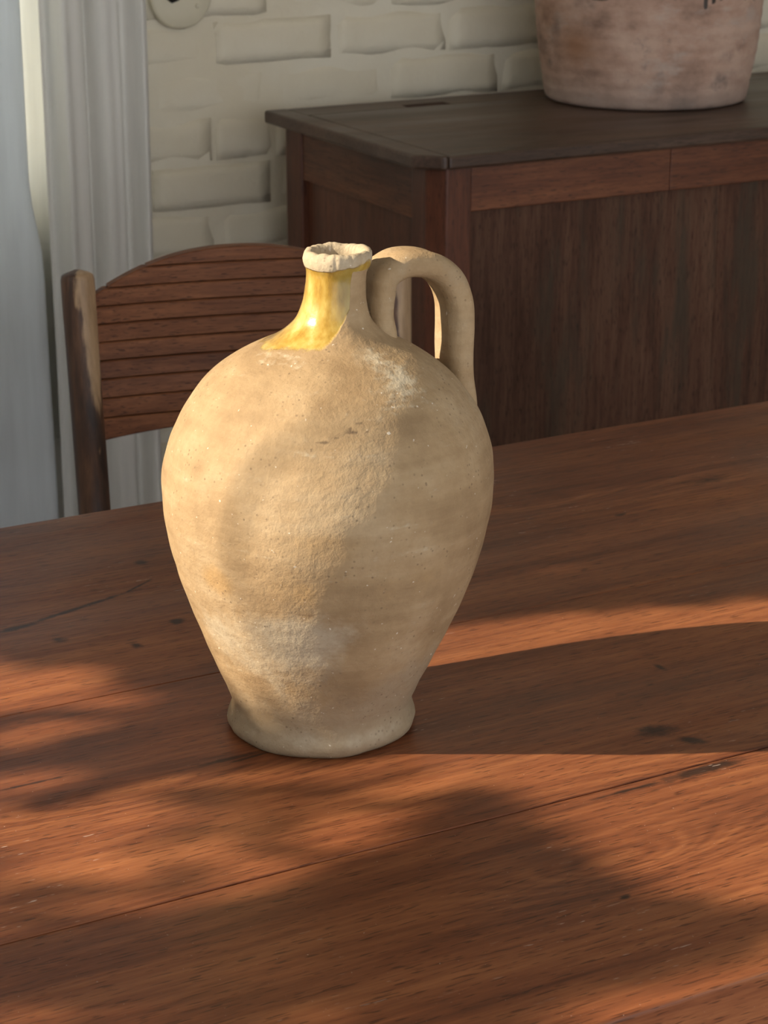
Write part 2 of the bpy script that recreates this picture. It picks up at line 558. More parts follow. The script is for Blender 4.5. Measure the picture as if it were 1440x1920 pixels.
CO, BL, JT = 0.0755, 0.2165, 0.007
full = [brick_mesh(s, BL - JT, CO - JT) for s in range(8)]
half = [brick_mesh(20 + s, BL / 2 - JT, CO - JT) for s in range(3)]


def put_brick(me, x, z):
    o = bpy.data.objects.new('brick', me)
    o.location = (x, YW - 0.0025 + rnd.uniform(-0.0012, 0.0012), z)
    o.rotation_euler = (rnd.uniform(-.004, .004), rnd.uniform(-.008, .008), rnd.uniform(-.003, .003))
    COL.objects.link(o)
    o.parent = wb


for row in range(-13, 18):
    zc = 1.014 + (row + 0.5) * CO
    if zc < 0.03 or zc > 2.46:
        continue
    start = 1.398 if row % 2 == 0 else 1.501
    x = start - BL
    if row % 2 == 1:
        put_brick(rnd.choice(full), x + BL / 2, zc)
        put_brick(rnd.choice(half), x - BL / 4, zc)
    else:
        put_brick(rnd.choice(full), x + BL / 2, zc)
        x -= 0.0
    x = start
    while x < 2.95:
        if row == -2 and x < 1.4:       # a cut pair in this course
            put_brick(half[0], x + BL / 4, zc)
            put_brick(half[1], x + 3 * BL / 4, zc)
        else:
            put_brick(rnd.choice(full), x + BL / 2, zc)
        x += BL

# window behind the curtains: casing, sash bars, panes
w1 = tag(empty('window_1', (0, 0, 0)), kind='structure')
box('casing', WX1 + 0.002, WX1 + 0.045, YW - 0.012, YW + 0.004, WZ0, WZ1 + 0.08, mat_casing, w1)
box('casing', WX0 - 0.09, WX0 + 0.01, YW - 0.022, YW + 0.004, WZ0, WZ1 + 0.08, mat_casing, w1)
box('casing', WX0 - 0.09, WX1 + 0.045, YW - 0.024, YW + 0.004, WZ1, WZ1 + 0.09, mat_casing, w1)
for xa, xb in ((WX0, WX0 + 0.05), (WX1 - 0.05, WX1), (0.585, 0.625)):
    box('sash_bar', xa, xb, YW + 0.06, YW + 0.10, WZ0, WZ1, mat_casing, w1)
for za, zb in ((WZ0, WZ0 + 0.06), (WZ1 - 0.06, WZ1), (1.45, 1.48)):
    box('sash_rail', WX0, WX1, YW + 0.06, YW + 0.10, za, zb, mat_casing, w1)
box('pane', WX0 + 0.04, 0.59, YW + 0.078, YW + 0.082, WZ0 + 0.04, WZ1 - 0.04, mat_pane, w1, bevel=0)
box('pane', 0.62, WX1 - 0.04, YW + 0.078, YW + 0.082, WZ0 + 0.04, WZ1 - 0.04, mat_pane, w1, bevel=0)

# left wall with the sunny window (out of frame)
LY0, LY1, LZ0, LZ1 = 1.30, 2.28, 1.20, 2.46
m = bm_box(XL - 0.12, XL, -2.2, LY0, 0, 2.62)
for b in (bm_box(XL - 0.12, XL, LY1, YW + 0.33, 0, 2.62), bm_box(XL - 0.12, XL, LY0, LY1, 0, LZ0), bm_box(XL - 0.12, XL, LY0, LY1, LZ1, 2.62)):
    tmp = bpy.data.meshes.new('tmp')
    b.to_mesh(tmp)
    b.free()
    m.from_mesh(tmp)
    bpy.data.meshes.remove(tmp)
tag(from_bm('wall_left', m, mat_white), kind='structure')
w2 = tag(empty('window_2', (XL, 1.8, LZ0)), kind='structure')
w2.location = (0, 0, 0)
for (ya, yb, za, zb) in ((LY0 - .06, LY0, LZ0 - .06, LZ1 + .06), (LY1, LY1 + .06, LZ0 - .06, LZ1 + .06),
                         (LY0, LY1, LZ1, LZ1 + .06), (LY0, LY1, LZ0 - .06, LZ0)):
    box('casing', XL - 0.002, XL + 0.02, ya, yb, za, zb, mat_casing, w2)
box('pane', XL - 0.07, XL - 0.066, LY0, LY1, LZ0, LZ1, mat_pane, w2, bevel=0)

# ------------------------------------------------------------------ unseen tree added to shape the sun patches
T_TABLE = 0.76


def inside(p, poly):
    x, y = p
    c = False
    n = len(poly)
    for i in range(n):
        x1, y1 = poly[i]
        x2, y2 = poly[(i + 1) % n]
        if (y1 > y) != (y2 > y) and x < (x2 - x1) * (y - y1) / (y2 - y1) + x1:
            c = not c
    return c


# gaps in the crown, given by where their light falls on the table top (metres)
GAP_MAIN = [(0.70, 1.38), (0.76, 1.47), (0.87, 1.468), (1.13, 1.385), (1.90, 1.17), (1.90, 0.60), (0.90, 0.945), (0.80, 0.972),
            (0.757, 0.995), (0.76, 1.02), (0.765, 1.07), (0.765, 1.12), (0.76, 1.165), (0.735, 1.20), (0.70, 1.30)]
GAP_A = [(0.30, 1.62), (0.50, 1.585), (0.53, 1.54), (0.55, 1.46), (0.50, 1.42), (0.30, 1.47)]
GAP_B = [(0.28, 1.385), (0.44, 1.37), (0.54, 1.31), (0.62, 1.27), (0.68, 1.24), (0.63, 1.17), (0.55, 1.14), (0.42, 1.16), (0.20, 1.17)]
GAP_E = [(0.62, 0.905), (0.72, 0.912), (0.80, 0.918), (0.88, 0.895), (0.86, 0.85), (0.58, 0.85)]
GAP_F = [(0.25, 1.10), (0.42, 1.06), (0.42, 0.98), (0.25, 0.98)]
tree = empty('sun_mask_tree', (-3.4, 4.3, 0))
tag(tree, 'unseen tree added outside the side window to shape the sun patches', 'tree')
lm = bmesh.new()
rl = random.Random(11)
AZD = (math.cos(SUN_AZ), math.sin(SUN_AZ))


def near(q, poly, a, b):
    return any(inside((q[0] + i * a * AZD[0] - k * b * AZD[1], q[1] + i * a * AZD[1] + k * b * AZD[0]), poly)
               for i, k in ((0, 0), (1, 0), (-1, 0), (0, 1), (0, -1)))


for i in range(15000):
    q = (rl.uniform(0.0, 2.1), rl.uniform(0.35, 2.0))
    if near(q, GAP_MAIN, 0.045, 0.018):
        continue
    if near(q, GAP_A, 0.04, 0.018) and rl.random() > 0.03:
        continue
    if near(q, GAP_B, 0.04, 0.018) and rl.random() > 0.10:
        continue
    if near(q, GAP_E, 0.03, 0.01) and rl.random() > 0.04:
        continue
    if inside(q, GAP_F) and rl.random() > 0.2:
        continue
    T = rl.uniform(2.7, 3.5)
    c = Vector((q[0], q[1], T_TABLE)) + SUN * T
    L, W = rl.uniform(0.020, 0.030), rl.uniform(0.010, 0.015)
    a = Vector((rl.gauss(0, 1), rl.gauss(0, 1), rl.gauss(0, 1))).normalized()
    nn = (SUN + Vector((rl.gauss(0, .5), rl.gauss(0, .5), rl.gauss(0, .5)))).normalized()
    a = (a - nn * a.dot(nn)).normalized()
    b = nn.cross(a)
    vsx = [lm.verts.new(c + p - tree.location) for p in (a * L, a * L * .3 + b * W, a * -L * .5 + b * W * .8, a * -L, a * -L * .5 - b * W * .8, a * L * .3 - b * W)]
    lm.faces.new(vsx)
fo = from_bm('sun_mask_leaves', lm, mat_leaf, tree)
fo['kind'] = 'stuff'
tube('trunk', [(0, 0, 0), (0.03, 0.02, 1.2), (0.1, -0.05, 2.4), (0.4, -0.2, 3.3)], [0.14, 0.11, 0.08, 0.03], mat_bark, tree, 12)

# unseen stem added outside the window, bent to shade a curved band on the jug
ARC = [(0.70, 1.245, 1.030), (0.635, 1.262, 1.029), (0.592, 1.276, 1.006), (0.578, 1.287, 0.968), (0.576, 1.289, 0.918), (0.597, 1.284, 0.872), (0.64, 1.27, 0.83)]
JO = Vector((0.6794, 1.349, 0.76))


def jp(phi, z, r):
    a = math.radians(phi)
    return JO + Vector((math.cos(a) * r, math.sin(a) * r, z))


arc_pts = [jp(-104, .274, .095), jp(-116, .266, .100), jp(-128, .258, .106), jp(-139.6, .245, .113), jp(-147, .207, .1235), jp(-149.5, .157, .119), jp(-146, .125, .11), jp(-141, .10, .101)]
vine = empty('jug_shade_stem', (-1.9, 2.1, 0))
tag(vine, 'added unseen vine stem outside the side window', 'vine')
vp = [p + SUN * 2.50 - Vector(vine.location) for p in arc_pts]
vp = [vp[0] + Vector((0, -0.05, 0.12))] + vp + [vp[-1] + Vector((0, -.10, -.06))]
tube('stem', vp, [0.001, .0015, .0022, .0030, .0034, .0034, .0030, .0026, .002, .001], mat_bark, vine, 8)

# ------------------------------------------------------------------ table
table = empty('dining_table', (0.8, 1.4, 0))
tag(table, 'worn reddish brown plank table with cracks and knots under the jug', 'table')


def tchild(o):
    o.parent = table
    o.matrix_parent_inverse = Matrix.Translation(table.location).inverted()
    return o


TX0, TX1, TB = -0.30, 1.95, 0.045


def board(y0, y1, dz=0.0, rf=0.0015, rb=0.0015):
    """long plank with lightly eased arrises, finely divided so that its top is not dead flat"""
    prof = []
    h = TB
    z0, z1 = T_TABLE - h, T_TABLE + dz
    for rad, yy, sgn in ((rf, y0, 1), (rb, y1, -1)):
        arc = [(yy + sgn * (rad - rad * math.cos(a)), z1 - rad + rad * math.sin(a)) for a in np.linspace(0, math.pi / 2, 6)]
        prof += arc if sgn > 0 else arc[::-1]
    ins = [(y0 + (y1 - y0) * k / 8, z1) for k in range(1, 8)]
    prof = prof[:6] + [p for p in ins if y0 + rf < p[0] < y1 - rb] + prof[6:]
    prof += [(y1, z0), (y0, z0)]
    bm = bmesh.new()
    N = 90
    rings = []
    for i in range(N + 1):
        x = TX0 + (TX1 - TX0) * i / N
        ring = []
        for (y, z) in prof:
            e = 0.0005 * mnoise.noise(Vector((x * 9, y0 * 7, 0.3))) if abs(y - y0) < 0.002 or abs(y - y1) < 0.002 else 0
            zz = z + (0.0006 * mnoise.noise(Vector((x * 5, y * 9, 1.0))) if z > z0 + 0.01 else 0)
            if rf > 0.006 and abs(y - y0) < rf * 1.2 and z > z0 + .005:
                zz -= 0.0025 * max(0, mnoise.noise(Vector((x * 14, 2.0, 4.0))))
            ring.append(bm.verts.new((x, y + e, zz)))
        rings.append(ring)
    n = len(prof)
    for i in range(N):
        for k in range(n):
            bm.faces.new((rings[i][k], rings[i + 1][k], rings[i + 1][(k + 1) % n], rings[i][(k + 1) % n]))
    bm.faces.new(rings[0])
    bm.faces.new(rings[-1][::-1])
    o = from_bm('plank', bm, mat_table, None, smooth=False)
    tchild(o)
    return o


board(1.4737, 1.900, 0.0000, 0.0007, 0.004)
board(1.1475, 1.4730, -0.0002, 0.0008, 0.0006)
board(0.893, 1.1468, -0.0010, 0.0035, 0.0010)
tchild(box('apron', TX0 + 0.08, TX1 - 0.08, 0.965, 0.985, 0.60, T_TABLE - TB, mat_table))
tchild(box('apron', TX0 + 0.08, TX1 - 0.08, 1.805, 1.825, 0.60, T_TABLE - TB, mat_table))
tchild(box('apron', TX0 + 0.08, TX0 + 0.10, 0.985, 1.805, 0.60, T_TABLE - TB, mat_table))
tchild(box('apron', TX1 - 0.10, TX1 - 0.08, 0.985, 1.805, 0.60, T_TABLE - TB, mat_table))
for xx in (TX0 + 0.10, TX1 - 0.17):
    for yy in (0.985, 1.735):
        bm = bmesh.new()
        lo = [bm.verts.new((xx + .035 + a * .024, yy + .035 + b * .024, 0)) for a, b in ((-1, -1), (1, -1), (1, 1), (-1, 1))]
        md = [bm.verts.new((xx + .035 + a * .035, yy + .035 + b * .035, 0.58)) for a, b in ((-1, -1), (1, -1), (1, 1), (-1, 1))]
        hi = [bm.verts.new((xx + .035 + a * .035, yy + .035 + b * .035, T_TABLE - TB)) for a, b in ((-1, -1), (1, -1), (1, 1), (-1, 1))]
        for A, B in ((lo, md), (md, hi)):
            for k in range(4):
                bm.faces.new((A[k], A[(k + 1) % 4], B[(k + 1) % 4], B[k]))
        bm.faces.new(lo[::-1])
        bm.faces.new(hi)
        tchild(from_bm('leg', bm, mat_table))

# ------------------------------------------------------------------ the jug
jug = empty('stoneware_jug', JO)
tag(jug, 'tan clay jug with yellow glazed neck and loop handle standing on the table', 'jug')
ZK = [0.0, .006, .014, .024, .036, .06, .09, .12, .15, .18, .21, .235, .26, .28, .295, .305, .315, .33, .346]
RK = [.0706, .0729, .0712, .0700, .0742, .0846, .0969, .1086, .1173, .1226, .1225, .1162, .1030, .0850, .0625, .0425, .0305, .0238, .0218]
CZ, CC = [0, .1, .2, .28, .37], [-.002, .0027, .0053, .0070, .0137]


def jug_r(z):
    return float(catmull(ZK, RK, z))


prof = [(0.0, 0.004), (0.05, 0.004), (0.066, 0.0)]
for z in np.concatenate([np.linspace(0.0, 0.03, 14), np.linspace(0.034, 0.346, 120)]):
    prof.append((jug_r(z), float(z)))
prof[3] = (0.0695, 0.0005)
prof += [(.0217, .3500), (.0219, .3535), (.0225, .3560), (.0238, .3582), (.0248, .3610), (.0252, .3645), (.0247, .3678), (.0233, .3698),
         (.0210, .3702), (.0188, .3694), (.0172, .3672), (.0164, .3640), (.0160, .360), (.0157, .352), (.0155, .34), (.016, .325), (.019, .31), (.03, .298), (.05, .285), (.0, .26)]
NS = 288
RC = Vector((RIGHT.x, RIGHT.y, 0))
verts, faces = [], []
PHI = [2 * math.pi * k / NS for k in range(NS)]
info = []
for i, (r, z) in enumerate(prof):
    c = float(np.interp(z, CZ, CC))
    for k in range(NS):
        a = PHI[k]
        ca, sa = math.cos(a), math.sin(a)
        rr = r
        if 3 <= i < len(prof) - 9 and r > 0.012:
            P = Vector((ca * 2.2, sa * 2.2, z * 16))
            body = min(1.0, r / 0.08)
            rr += 0.0017 * body * mnoise.noise(P * 0.9)
            rr += 0.0005 * mnoise.noise(P * 3.0) * body + 0.00012 * math.sin(z * 260 + 2.5 * mnoise.noise(P)) * body
            # flattened facet / ridge down the front where two walls meet
            if z < 0.02:
                rr += 0.0022 * mnoise.noise(Vector((ca * 3.2, sa * 3.2, 7.0)))
            if z > 0.355:
                rr += 0.0008 * mnoise.noise(Vector((ca * 3.5, sa * 3.5, z * 60))) - 0.0011 * max(0, mnoise.noise(Vector((ca * 7, sa * 7, z * 90))))
        zz = z
        if z > 0.362:
            zz += 0.0016 * mnoise.noise(Vector((ca * 2.2, sa * 2.2, 3.0))) - 0.0012 * max(0, mnoise.noise(Vector((ca * 5, sa * 5, 8.0))))
        if z < 0.012 and i > 2:
            zz += 0.0008 * (1 + mnoise.noise(Vector((ca * 4, sa * 4, 1.0)))) * (z < 0.012 and z > 0.001)
        verts.append((ca * rr + RC.x * c, sa * rr + RC.y * c, zz))
        info.append((math.degrees(math.atan2(sa, ca)), z, i))
for i in range(len(prof) - 1):
    for k in range(NS):
        k2 = (k + 1) % NS
        faces.append((i * NS + k, i * NS + k2, (i + 1) * NS + k2, (i + 1) * NS + k))
me = bpy.data.meshes.new('body')
me.from_pydata(verts, [], faces)
bm = bmesh.new()
bm.from_mesh(me)
bmesh.ops.recalc_face_normals(bm, faces=bm.faces)
bm.to_mesh(me)
bm.free()
jb = link('body', me, mat_clay, jug, smooth=True)


def blob(phi, z, p0, z0, sp, sz):
    d = (phi - p0 + 180) % 360 - 180
    return math.exp(-(d / sp) ** 2 - ((z - z0) / sz) ** 2)


def glaze_line(phi):
    pts = [(-270, .299), (-225, .300), (-185, .3005), (-165, .304), (-140, .305), (-128, .307), (-112, .315), (-98, .325), (-90, .331), (-86, .40), (-60, .42), (80, .42), (90, .299)]
    ph = phi if phi < 90 else phi - 360
    return float(np.interp(ph, [p for p, _ in pts], [q for _, q in pts]))


def seg_dist(p, a, b):
    ax, ay = a
    bx, by = b
    px, py = p
    L2 = (bx - ax) ** 2 + (by - ay) ** 2
    t = max(0, min(1, ((px - ax) * (bx - ax) + (py - ay) * (by - ay)) / L2))
    return math.hypot(px - ax - t * (bx - ax), py - ay - t * (by - ay))


CRACKS = [((-126, .2555), (-118, .2570)), ((-118, .2570), (-112, .2612)), ((-112, .2612), (-106, .2625)), ((-110, .2640), (-104, .2685)), ((-104, .2685), (-103, .2660))]
names = ('glaze', 'white', 'orange', 'grey', 'crust', 'brown', 'olive', 'crack')
lay = {n: [] for n in names}
for (phi, z, i) in info:
    lip = z > 0.3565
    g = 0.5 + (z - glaze_line(phi)) / 0.012
    g = max(0, min(1, g))
    if lip:
        # bare worn lip; glaze survives on its right shoulder
        g = 0.75 * blob(phi, z, -62, .361, 26, .006) + (0.40 if z < .3595 else 0) + 0.35 * blob(phi, z, -100, .358, 18, .004)
    if i > len(prof) - 11:
        g = 0
    lay['glaze'].append(g)
    w = 1.0 * blob(phi, z, -125, .110, 24, .028) + 0.55 * blob(phi, z, -140, .075, 25, .02) + 0.75 * blob(phi, z, -105, .013, 60, .010) \
        + 0.5 * blob(phi, z, -88, .302, 22, .012) + 0.8 * blob(phi, z, -168, .10, 20, .025) + 0.4 * blob(phi, z, -95, .27, 9, .008) + (0.9 if lip else 0)
    lay['white'].append(min(1, w))
    lay['orange'].append(min(1, 0.95 * blob(phi, z, -160, .150, 10, .016) + 0.6 * blob(phi, z, -128, .15, 16, .02) + 0.55 * blob(phi, z, -120, .19, 22, .02)
                             + 0.5 * blob(phi, z, -85, .15, 25, .03)))
    lay['grey'].append(min(1, 1.0 * blob(phi, z, -110, .0, 120, .055) + 0.5 * blob(phi, z, -60, .05, 40, .05) + 0.3 * blob(phi, z, -50, .25, 25, .03)))
    cr = 1.0 * blob(phi, z, -176, .2975, 26, .0060) + 0.95 * blob(phi, z, -148, .3005, 24, .0050) + 0.95 * blob(phi, z, -80, .301, 16, .009) \
        + 0.9 * blob(phi, z, -76, .2895, 15, .0050) + 0.8 * blob(phi, z, -80, .279, 18, .0055)
    lay['crust'].append(min(1, cr) * 0.72)
    lay['brown'].append(min(1, 0.5 * blob(phi, z, -108, .075, 25, .03) + 0.45 * blob(phi, z, -90, .262, 16, .012) + 0.3 * blob(phi, z, -100, .05, 18, .02)))
    lay['olive'].append(min(1, 0.95 * blob(phi, z, -94, .345, 20, .028) + 0.5 * blob(phi, z, -105, .35, 14, .006)))
    ck = 0.0
    if 0.245 < z < 0.275 and -130 < phi < -100:
        d = min(seg_dist((phi * 0.0019, z), (a[0] * 0.0019, a[1]), (b[0] * 0.0019, b[1])) for a, b in CRACKS)
        ck = max(0, 1 - d / 0.0016)
    lay['crack'].append(ck)
for n in names:
    at = me.attributes.new(n, 'FLOAT', 'POINT')
    at.data.foreach_set('value', lay[n])

# strap handle: rises beside the neck, loops over and lands on the shoulder
HK = [(0.0455, 0.288), (0.0475, 0.3029), (0.0460, 0.3181), (0.0472, 0.3321), (0.0539, 0.3450), (0.0655, 0.3522), (0.0808, 0.3528), (0.0958, 0.3482), (0.1087, 0.3376),
      (0.1158, 0.3224), (0.1174, 0.3038), (0.1172, 0.2831), (0.1178, 0.2622), (0.1205, 0.2404), (0.1190, 0.2200), (0.112, 0.208)]
HK = [(x - 0.004 * (0.05 < x), z) for x, z in HK]
ss = np.concatenate([[0], np.cumsum([math.hypot(HK[i + 1][0] - HK[i][0], HK[i + 1][1] - HK[i][1]) for i in range(len(HK) - 1)])])
q = np.linspace(0, ss[-1], 90)
hx, hz = catmull(ss, [p[0] for p in HK], q), catmull(ss, [p[1] for p in HK], q)
bm = bmesh.new()
NR = 32
rings = []
for i in range(len(q)):
    j0, j1 = max(i - 1, 0), min(i + 1, len(q) - 1)
    t = Vector((hx[j1] - hx[j0], 0, hz[j1] - hz[j0])).normalized()
    nrm = Vector((t.z, 0, -t.x))
    bi = Vector((0, 1, 0))
    u = q[i] / ss[-1]
    wid = 0.0195 + 0.006 * max(0, (u - 0.72) / 0.28) ** 1.5 + 0.004 * max(0, (0.12 - u) / 0.12)
    thk = 0.0090 + 0.0020 * math.sin(math.pi * u) + 0.003 * max(0, (0.1 - u) / 0.1)
    ring = []
    for k in range(NR):
        a = 2 * math.pi * k / NR
        ca, sa = math.cos(a), math.sin(a)
        e = 2.6
        x = math.copysign(abs(ca) ** (2 / e), ca) * wid
        y = math.copysign(abs(sa) ** (2 / e), sa) * thk
        y *= 1 - 0.16 * math.exp(-(x / 0.006) ** 2)          # shallow finger groove
        w = 1 + 0.05 * mnoise.noise(Vector((u * 9, ca, sa)))
        ring.append(bm.verts.new(Vector((hx[i], 0, hz[i])) + bi * x * w + nrm * y * w))
    rings.append(ring)
for i in range(len(rings) - 1):
    for k in range(NR):
        bm.faces.new((rings[i][k], rings[i][(k + 1) % NR], rings[i + 1][(k + 1) % NR], rings[i + 1][k]))
bm.faces.new(rings[0][::-1])
bm.faces.new(rings[-1])
hd = from_bm('handle', bm, mat_clay, jug, smooth=True)
for n in names:
    at = hd.data.attributes.new(n, 'FLOAT', 'POINT')
    vals = [0.0] * len(hd.data.vertices)
    if n == 'grey':
        vals = [0.30 + 0.35 * mnoise.noise(v.co * 45) for v in hd.data.vertices]
    at.data.foreach_set('value', vals)

# ------------------------------------------------------------------ chair behind the table
CH = math.radians(-15)
chair = empty('dining_chair', (0.865, 2.35, 0), CH)
tag(chair, 'dark wooden chair with arched horizontal slat back behind the table', 'chair')
RAKE = math.tan(math.radians(7))
ZR = 0.894
CW = 0.383


def cy(z):           # rake: back leans away above the seat
    return (z - ZR) * RAKE


def arch(u):
    s = (u - CW / 2) / (CW / 2 - 0.018)
    return 0.917 - 0.046 * min(1.3, abs(s)) ** 2.2


def arch_low(u):
    s = (u - CW / 2) / (CW / 2)
    return 0.706 - 0.013 * s * s


def bow(u):
    s = (u - CW / 2) / (CW / 2)
    return 0.016 * (1 - s * s)


levels = [0.680, 0.7225, 0.7460, 0.7690, 0.7910, 0.8130, 0.8345, 0.8555, 0.8765, 0.8985, 0.93]
U = np.linspace(0.012, CW - 0.012, 121)
for a, b in zip(levels[:-1], levels[1:]):
    bm = bmesh.new()
    secs = []
    for u in U:
        lo, hi = max(a, arch_low(u)) + 0.0005, min(b, arch(u)) - 0.0005
        if hi - lo < 0.0003:
            secs.append(None)
            continue
        h = hi - lo
        bv = min(0.0013, h * 0.3)
        th = 0.0085
        y0 = bow(u)
        shape = [(y0 - th + bv, lo), (y0 - th, lo + bv), (y0 - th, hi - bv), (y0 - th + bv, hi), (y0 + th, hi), (y0 + th, lo)]
        secs.append([bm.verts.new((u, y + cy(z), z)) for y, z in shape])
    prev = None
    for s in secs:
        if s and prev:
            for k in range(6):
                bm.faces.new((prev[k], prev[(k + 1) % 6], s[(k + 1) % 6], s[k]))
        elif s:
            bm.faces.new(s)
        elif prev:
            bm.faces.new(prev[::-1])
        prev = s
    if prev:
        bm.faces.new(prev[::-1])
    from_bm('slat', bm, mat_chair, chair)
# dark tongue behind the grooves
bm = bmesh.new()
secs = []
for u in U:
    y0 = bow(u)
    secs.append([bm.verts.new((u, y + cy(z), z)) for y, z in ((y0 - .004, arch_low(u) + .004), (y0 - .004, arch(u) - .004), (y0 + .004, arch(u) - .004), (y0 + .004, arch_low(u) + .004))])
for A, B in zip(secs[:-1], secs[1:]):
    for k in range(4):
        bm.faces.new((A[k], A[(k + 1) % 4], B[(k + 1) % 4], B[k]))
bm.faces.new(secs[0])
bm.faces.new(secs[-1][::-1])
from_bm('back_core', bm, mat_gap, chair)
for side, uu in ((-1, 0.0), (1, CW)):
    zs = [0.0, 0.2, 0.44, 0.55, 0.65, 0.75, 0.82, 0.87, 0.888, 0.894, 0.897, 0.9]
    rs = [0.014, 0.017, 0.0195, 0.0195, 0.0195, 0.0197, 0.0200, 0.0203, 0.0200, 0.0185, 0.0125, 0.003]
    zf = list(np.linspace(0, .86, 60)) + list(np.linspace(.865, .9, 22))
    rs = [float(np.interp(z, zs, rs)) for z in zf]
    zs = zf
    pts = []
    for z in zs:
        yy = cy(z) if z > 0.45 else cy(0.45) + (0.45 - z) * 0.10
        pts.append((uu + side * 0.006 * max(0, (z - .5) / .4) + (0.004 if side < 0 else -0.004), yy, z))
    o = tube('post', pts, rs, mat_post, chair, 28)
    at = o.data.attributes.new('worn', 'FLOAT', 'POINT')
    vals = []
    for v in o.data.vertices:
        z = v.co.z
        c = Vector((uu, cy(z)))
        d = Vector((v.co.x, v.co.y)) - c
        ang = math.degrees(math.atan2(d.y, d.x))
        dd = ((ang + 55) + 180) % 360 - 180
        w = math.exp(-(dd / 42) ** 2) * max(0, min(1, (z - 0.62) / 0.2))  # painted strip on one side: worn wood and sunlight together
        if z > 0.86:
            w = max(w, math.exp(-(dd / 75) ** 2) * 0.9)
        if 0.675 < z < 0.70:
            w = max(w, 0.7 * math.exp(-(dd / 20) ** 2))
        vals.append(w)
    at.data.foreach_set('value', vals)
# subdivide posts for the wear and sunlit tan layer
prism('seat', [(-0.02, -0.40), (CW + 0.02, -0.40), (CW - 0.01, -0.05), (0.01, -0.05)], 'z', 0.43, 0.455, mat_chair, chair, 0.006)
for uu in (0.01, CW - 0.01):
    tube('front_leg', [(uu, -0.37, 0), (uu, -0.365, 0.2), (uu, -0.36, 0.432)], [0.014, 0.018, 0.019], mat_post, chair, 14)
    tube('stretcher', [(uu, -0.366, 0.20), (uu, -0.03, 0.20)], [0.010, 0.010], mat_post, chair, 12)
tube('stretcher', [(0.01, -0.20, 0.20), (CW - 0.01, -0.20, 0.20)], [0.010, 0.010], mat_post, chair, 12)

# ------------------------------------------------------------------ chest against the wall
chest = empty('wooden_chest', (2.1, 2.8, 0))
tag(chest, 'dark wooden chest with clipped corner lid and recessed panels by the wall', 'chest')


def cchild(o):
    o.parent = chest
    o.matrix_parent_inverse = Matrix.Translation(chest.location).inverted()
    return o


CX0, CX1, CY0, CY1 = 1.446, 2.78, 2.548, 3.060
ZT = 0.955
TT = 0.020
ch = 0.032
# lid: cleated end, main board, narrow back strip with a hinge notch
cl = 0.040
cchild(prism('lid_cleat', [(CX0, CY1), (CX0, CY0 + ch), (CX0 + ch, CY0), (CX0 + cl, CY0), (CX0 + cl, CY1)], 'z', ZT - TT, ZT, mat_chest_top, None, 0.004))
cchild(box('lid_board', CX0 + cl + 0.0006, CX1 - cl, CY0, 2.985, ZT - TT, ZT - 0.0006, mat_chest_top, None, 0.004))
cchild(box('lid_cleat', CX1 - cl + 0.0006, CX1, CY0, CY1, ZT - TT, ZT, mat_chest_top, None, 0.004))
NX0, NX1 = 1.665, 1.745
NY = 3.012
cchild(prism('back_strip', [(CX0 + cl + .0006, 2.9865), (NX0, 2.9865), (NX0, NY), (NX1, NY), (NX1, 2.9865), (CX1 - cl, 2.9865), (CX1 - cl, CY1), (CX0 + cl + .0006, CY1)],
              'z', ZT - TT, ZT - 0.001, mat_chest_top, None, 0.0012))
cchild(box('hinge', NX0 + .003, NX1 - .003, 2.988, NY - .002, ZT - TT, ZT - 0.010, mat_black, None, 0.001))
# carcase: posts, rails, recessed panels
BX0, BX1, BY0, BY1 = 1.476, 2.75, 2.574, 3.045
ZB = ZT - TT - 0.0005
cf = 0.022
cchild(prism('post', [(BX0, BY0 + cf), (BX0 + cf, BY0), (BX0 + 0.062, BY0), (BX0 + 0.062, BY0 + 0.035), (BX0 + 0.03, BY0 + 0.062), (BX0, BY0 + 0.062)], 'z', 0, ZB, mat_chest_z, None, 0.002))
cchild(prism('post', [(BX1, BY0 + cf), (BX1 - cf, BY0), (BX1 - 0.062, BY0), (BX1 - 0.062, BY0 + 0.035), (BX1 - 0.03, BY0 + 0.062), (BX1, BY0 + 0.062)][::-1], 'z', 0, ZB, mat_chest_z, None, 0.002))
cchild(box('post', BX0, BX0 + 0.05, BY1 - 0.055, BY1, 0, ZB, mat_chest_z))
cchild(box('post', BX1 - 0.05, BX1, BY1 - 0.055, BY1, 0, ZB, mat_chest_z))
XJ = 1.882
cchild(box('front_rail', BX0 + 0.0625, XJ - 0.0004, BY0 + 0.001, BY0 + 0.025, 0.868, ZB, mat_chest, None, 0.0015))
cchild(box('front_rail', XJ + 0.0004, BX1 - 0.0625, BY0 + 0.001, BY0 + 0.025, 0.868, ZB, mat_chest, None, 0.0015))
cchild(box('bottom_rail', BX0 + 0.0625, BX1 - 0.0625, BY0 + 0.001, BY0 + 0.025, 0.08, 0.17, mat_chest, None, 0.0015))
edges = [BX0 + 0.058, 1.755, 1.985, 2.21, 2.45, BX1 - 0.058]
for i in range(5):
    cchild(box('front_panel', edges[i] + 0.0001, edges[i + 1] - 0.0001, BY0 + 0.013 + 0.0002 * (i % 2), BY0 + 0.024, 0.16, 0.88, mat_panel, None, 0.0003))
mat_chest_y = wood('chest_wood_side', (0.040, 0.014, 0.007), (0.115, 0.036, 0.016), (0.22, 0.080, 0.033), 'y', rough=0.42, seed=6.1, bump=0)
cchild(box('side_rail', BX0 + 0.003, BX0 + 0.025, BY0 + 0.0625, BY1 - 0.0555, 0.853, ZB, mat_chest_y, None, 0.0015))
cchild(box('side_rail', BX0 + 0.003, BX0 + 0.025, BY0 + 0.0625, BY1 - 0.0555, 0.08, 0.17, mat_chest_y, None, 0.0015))
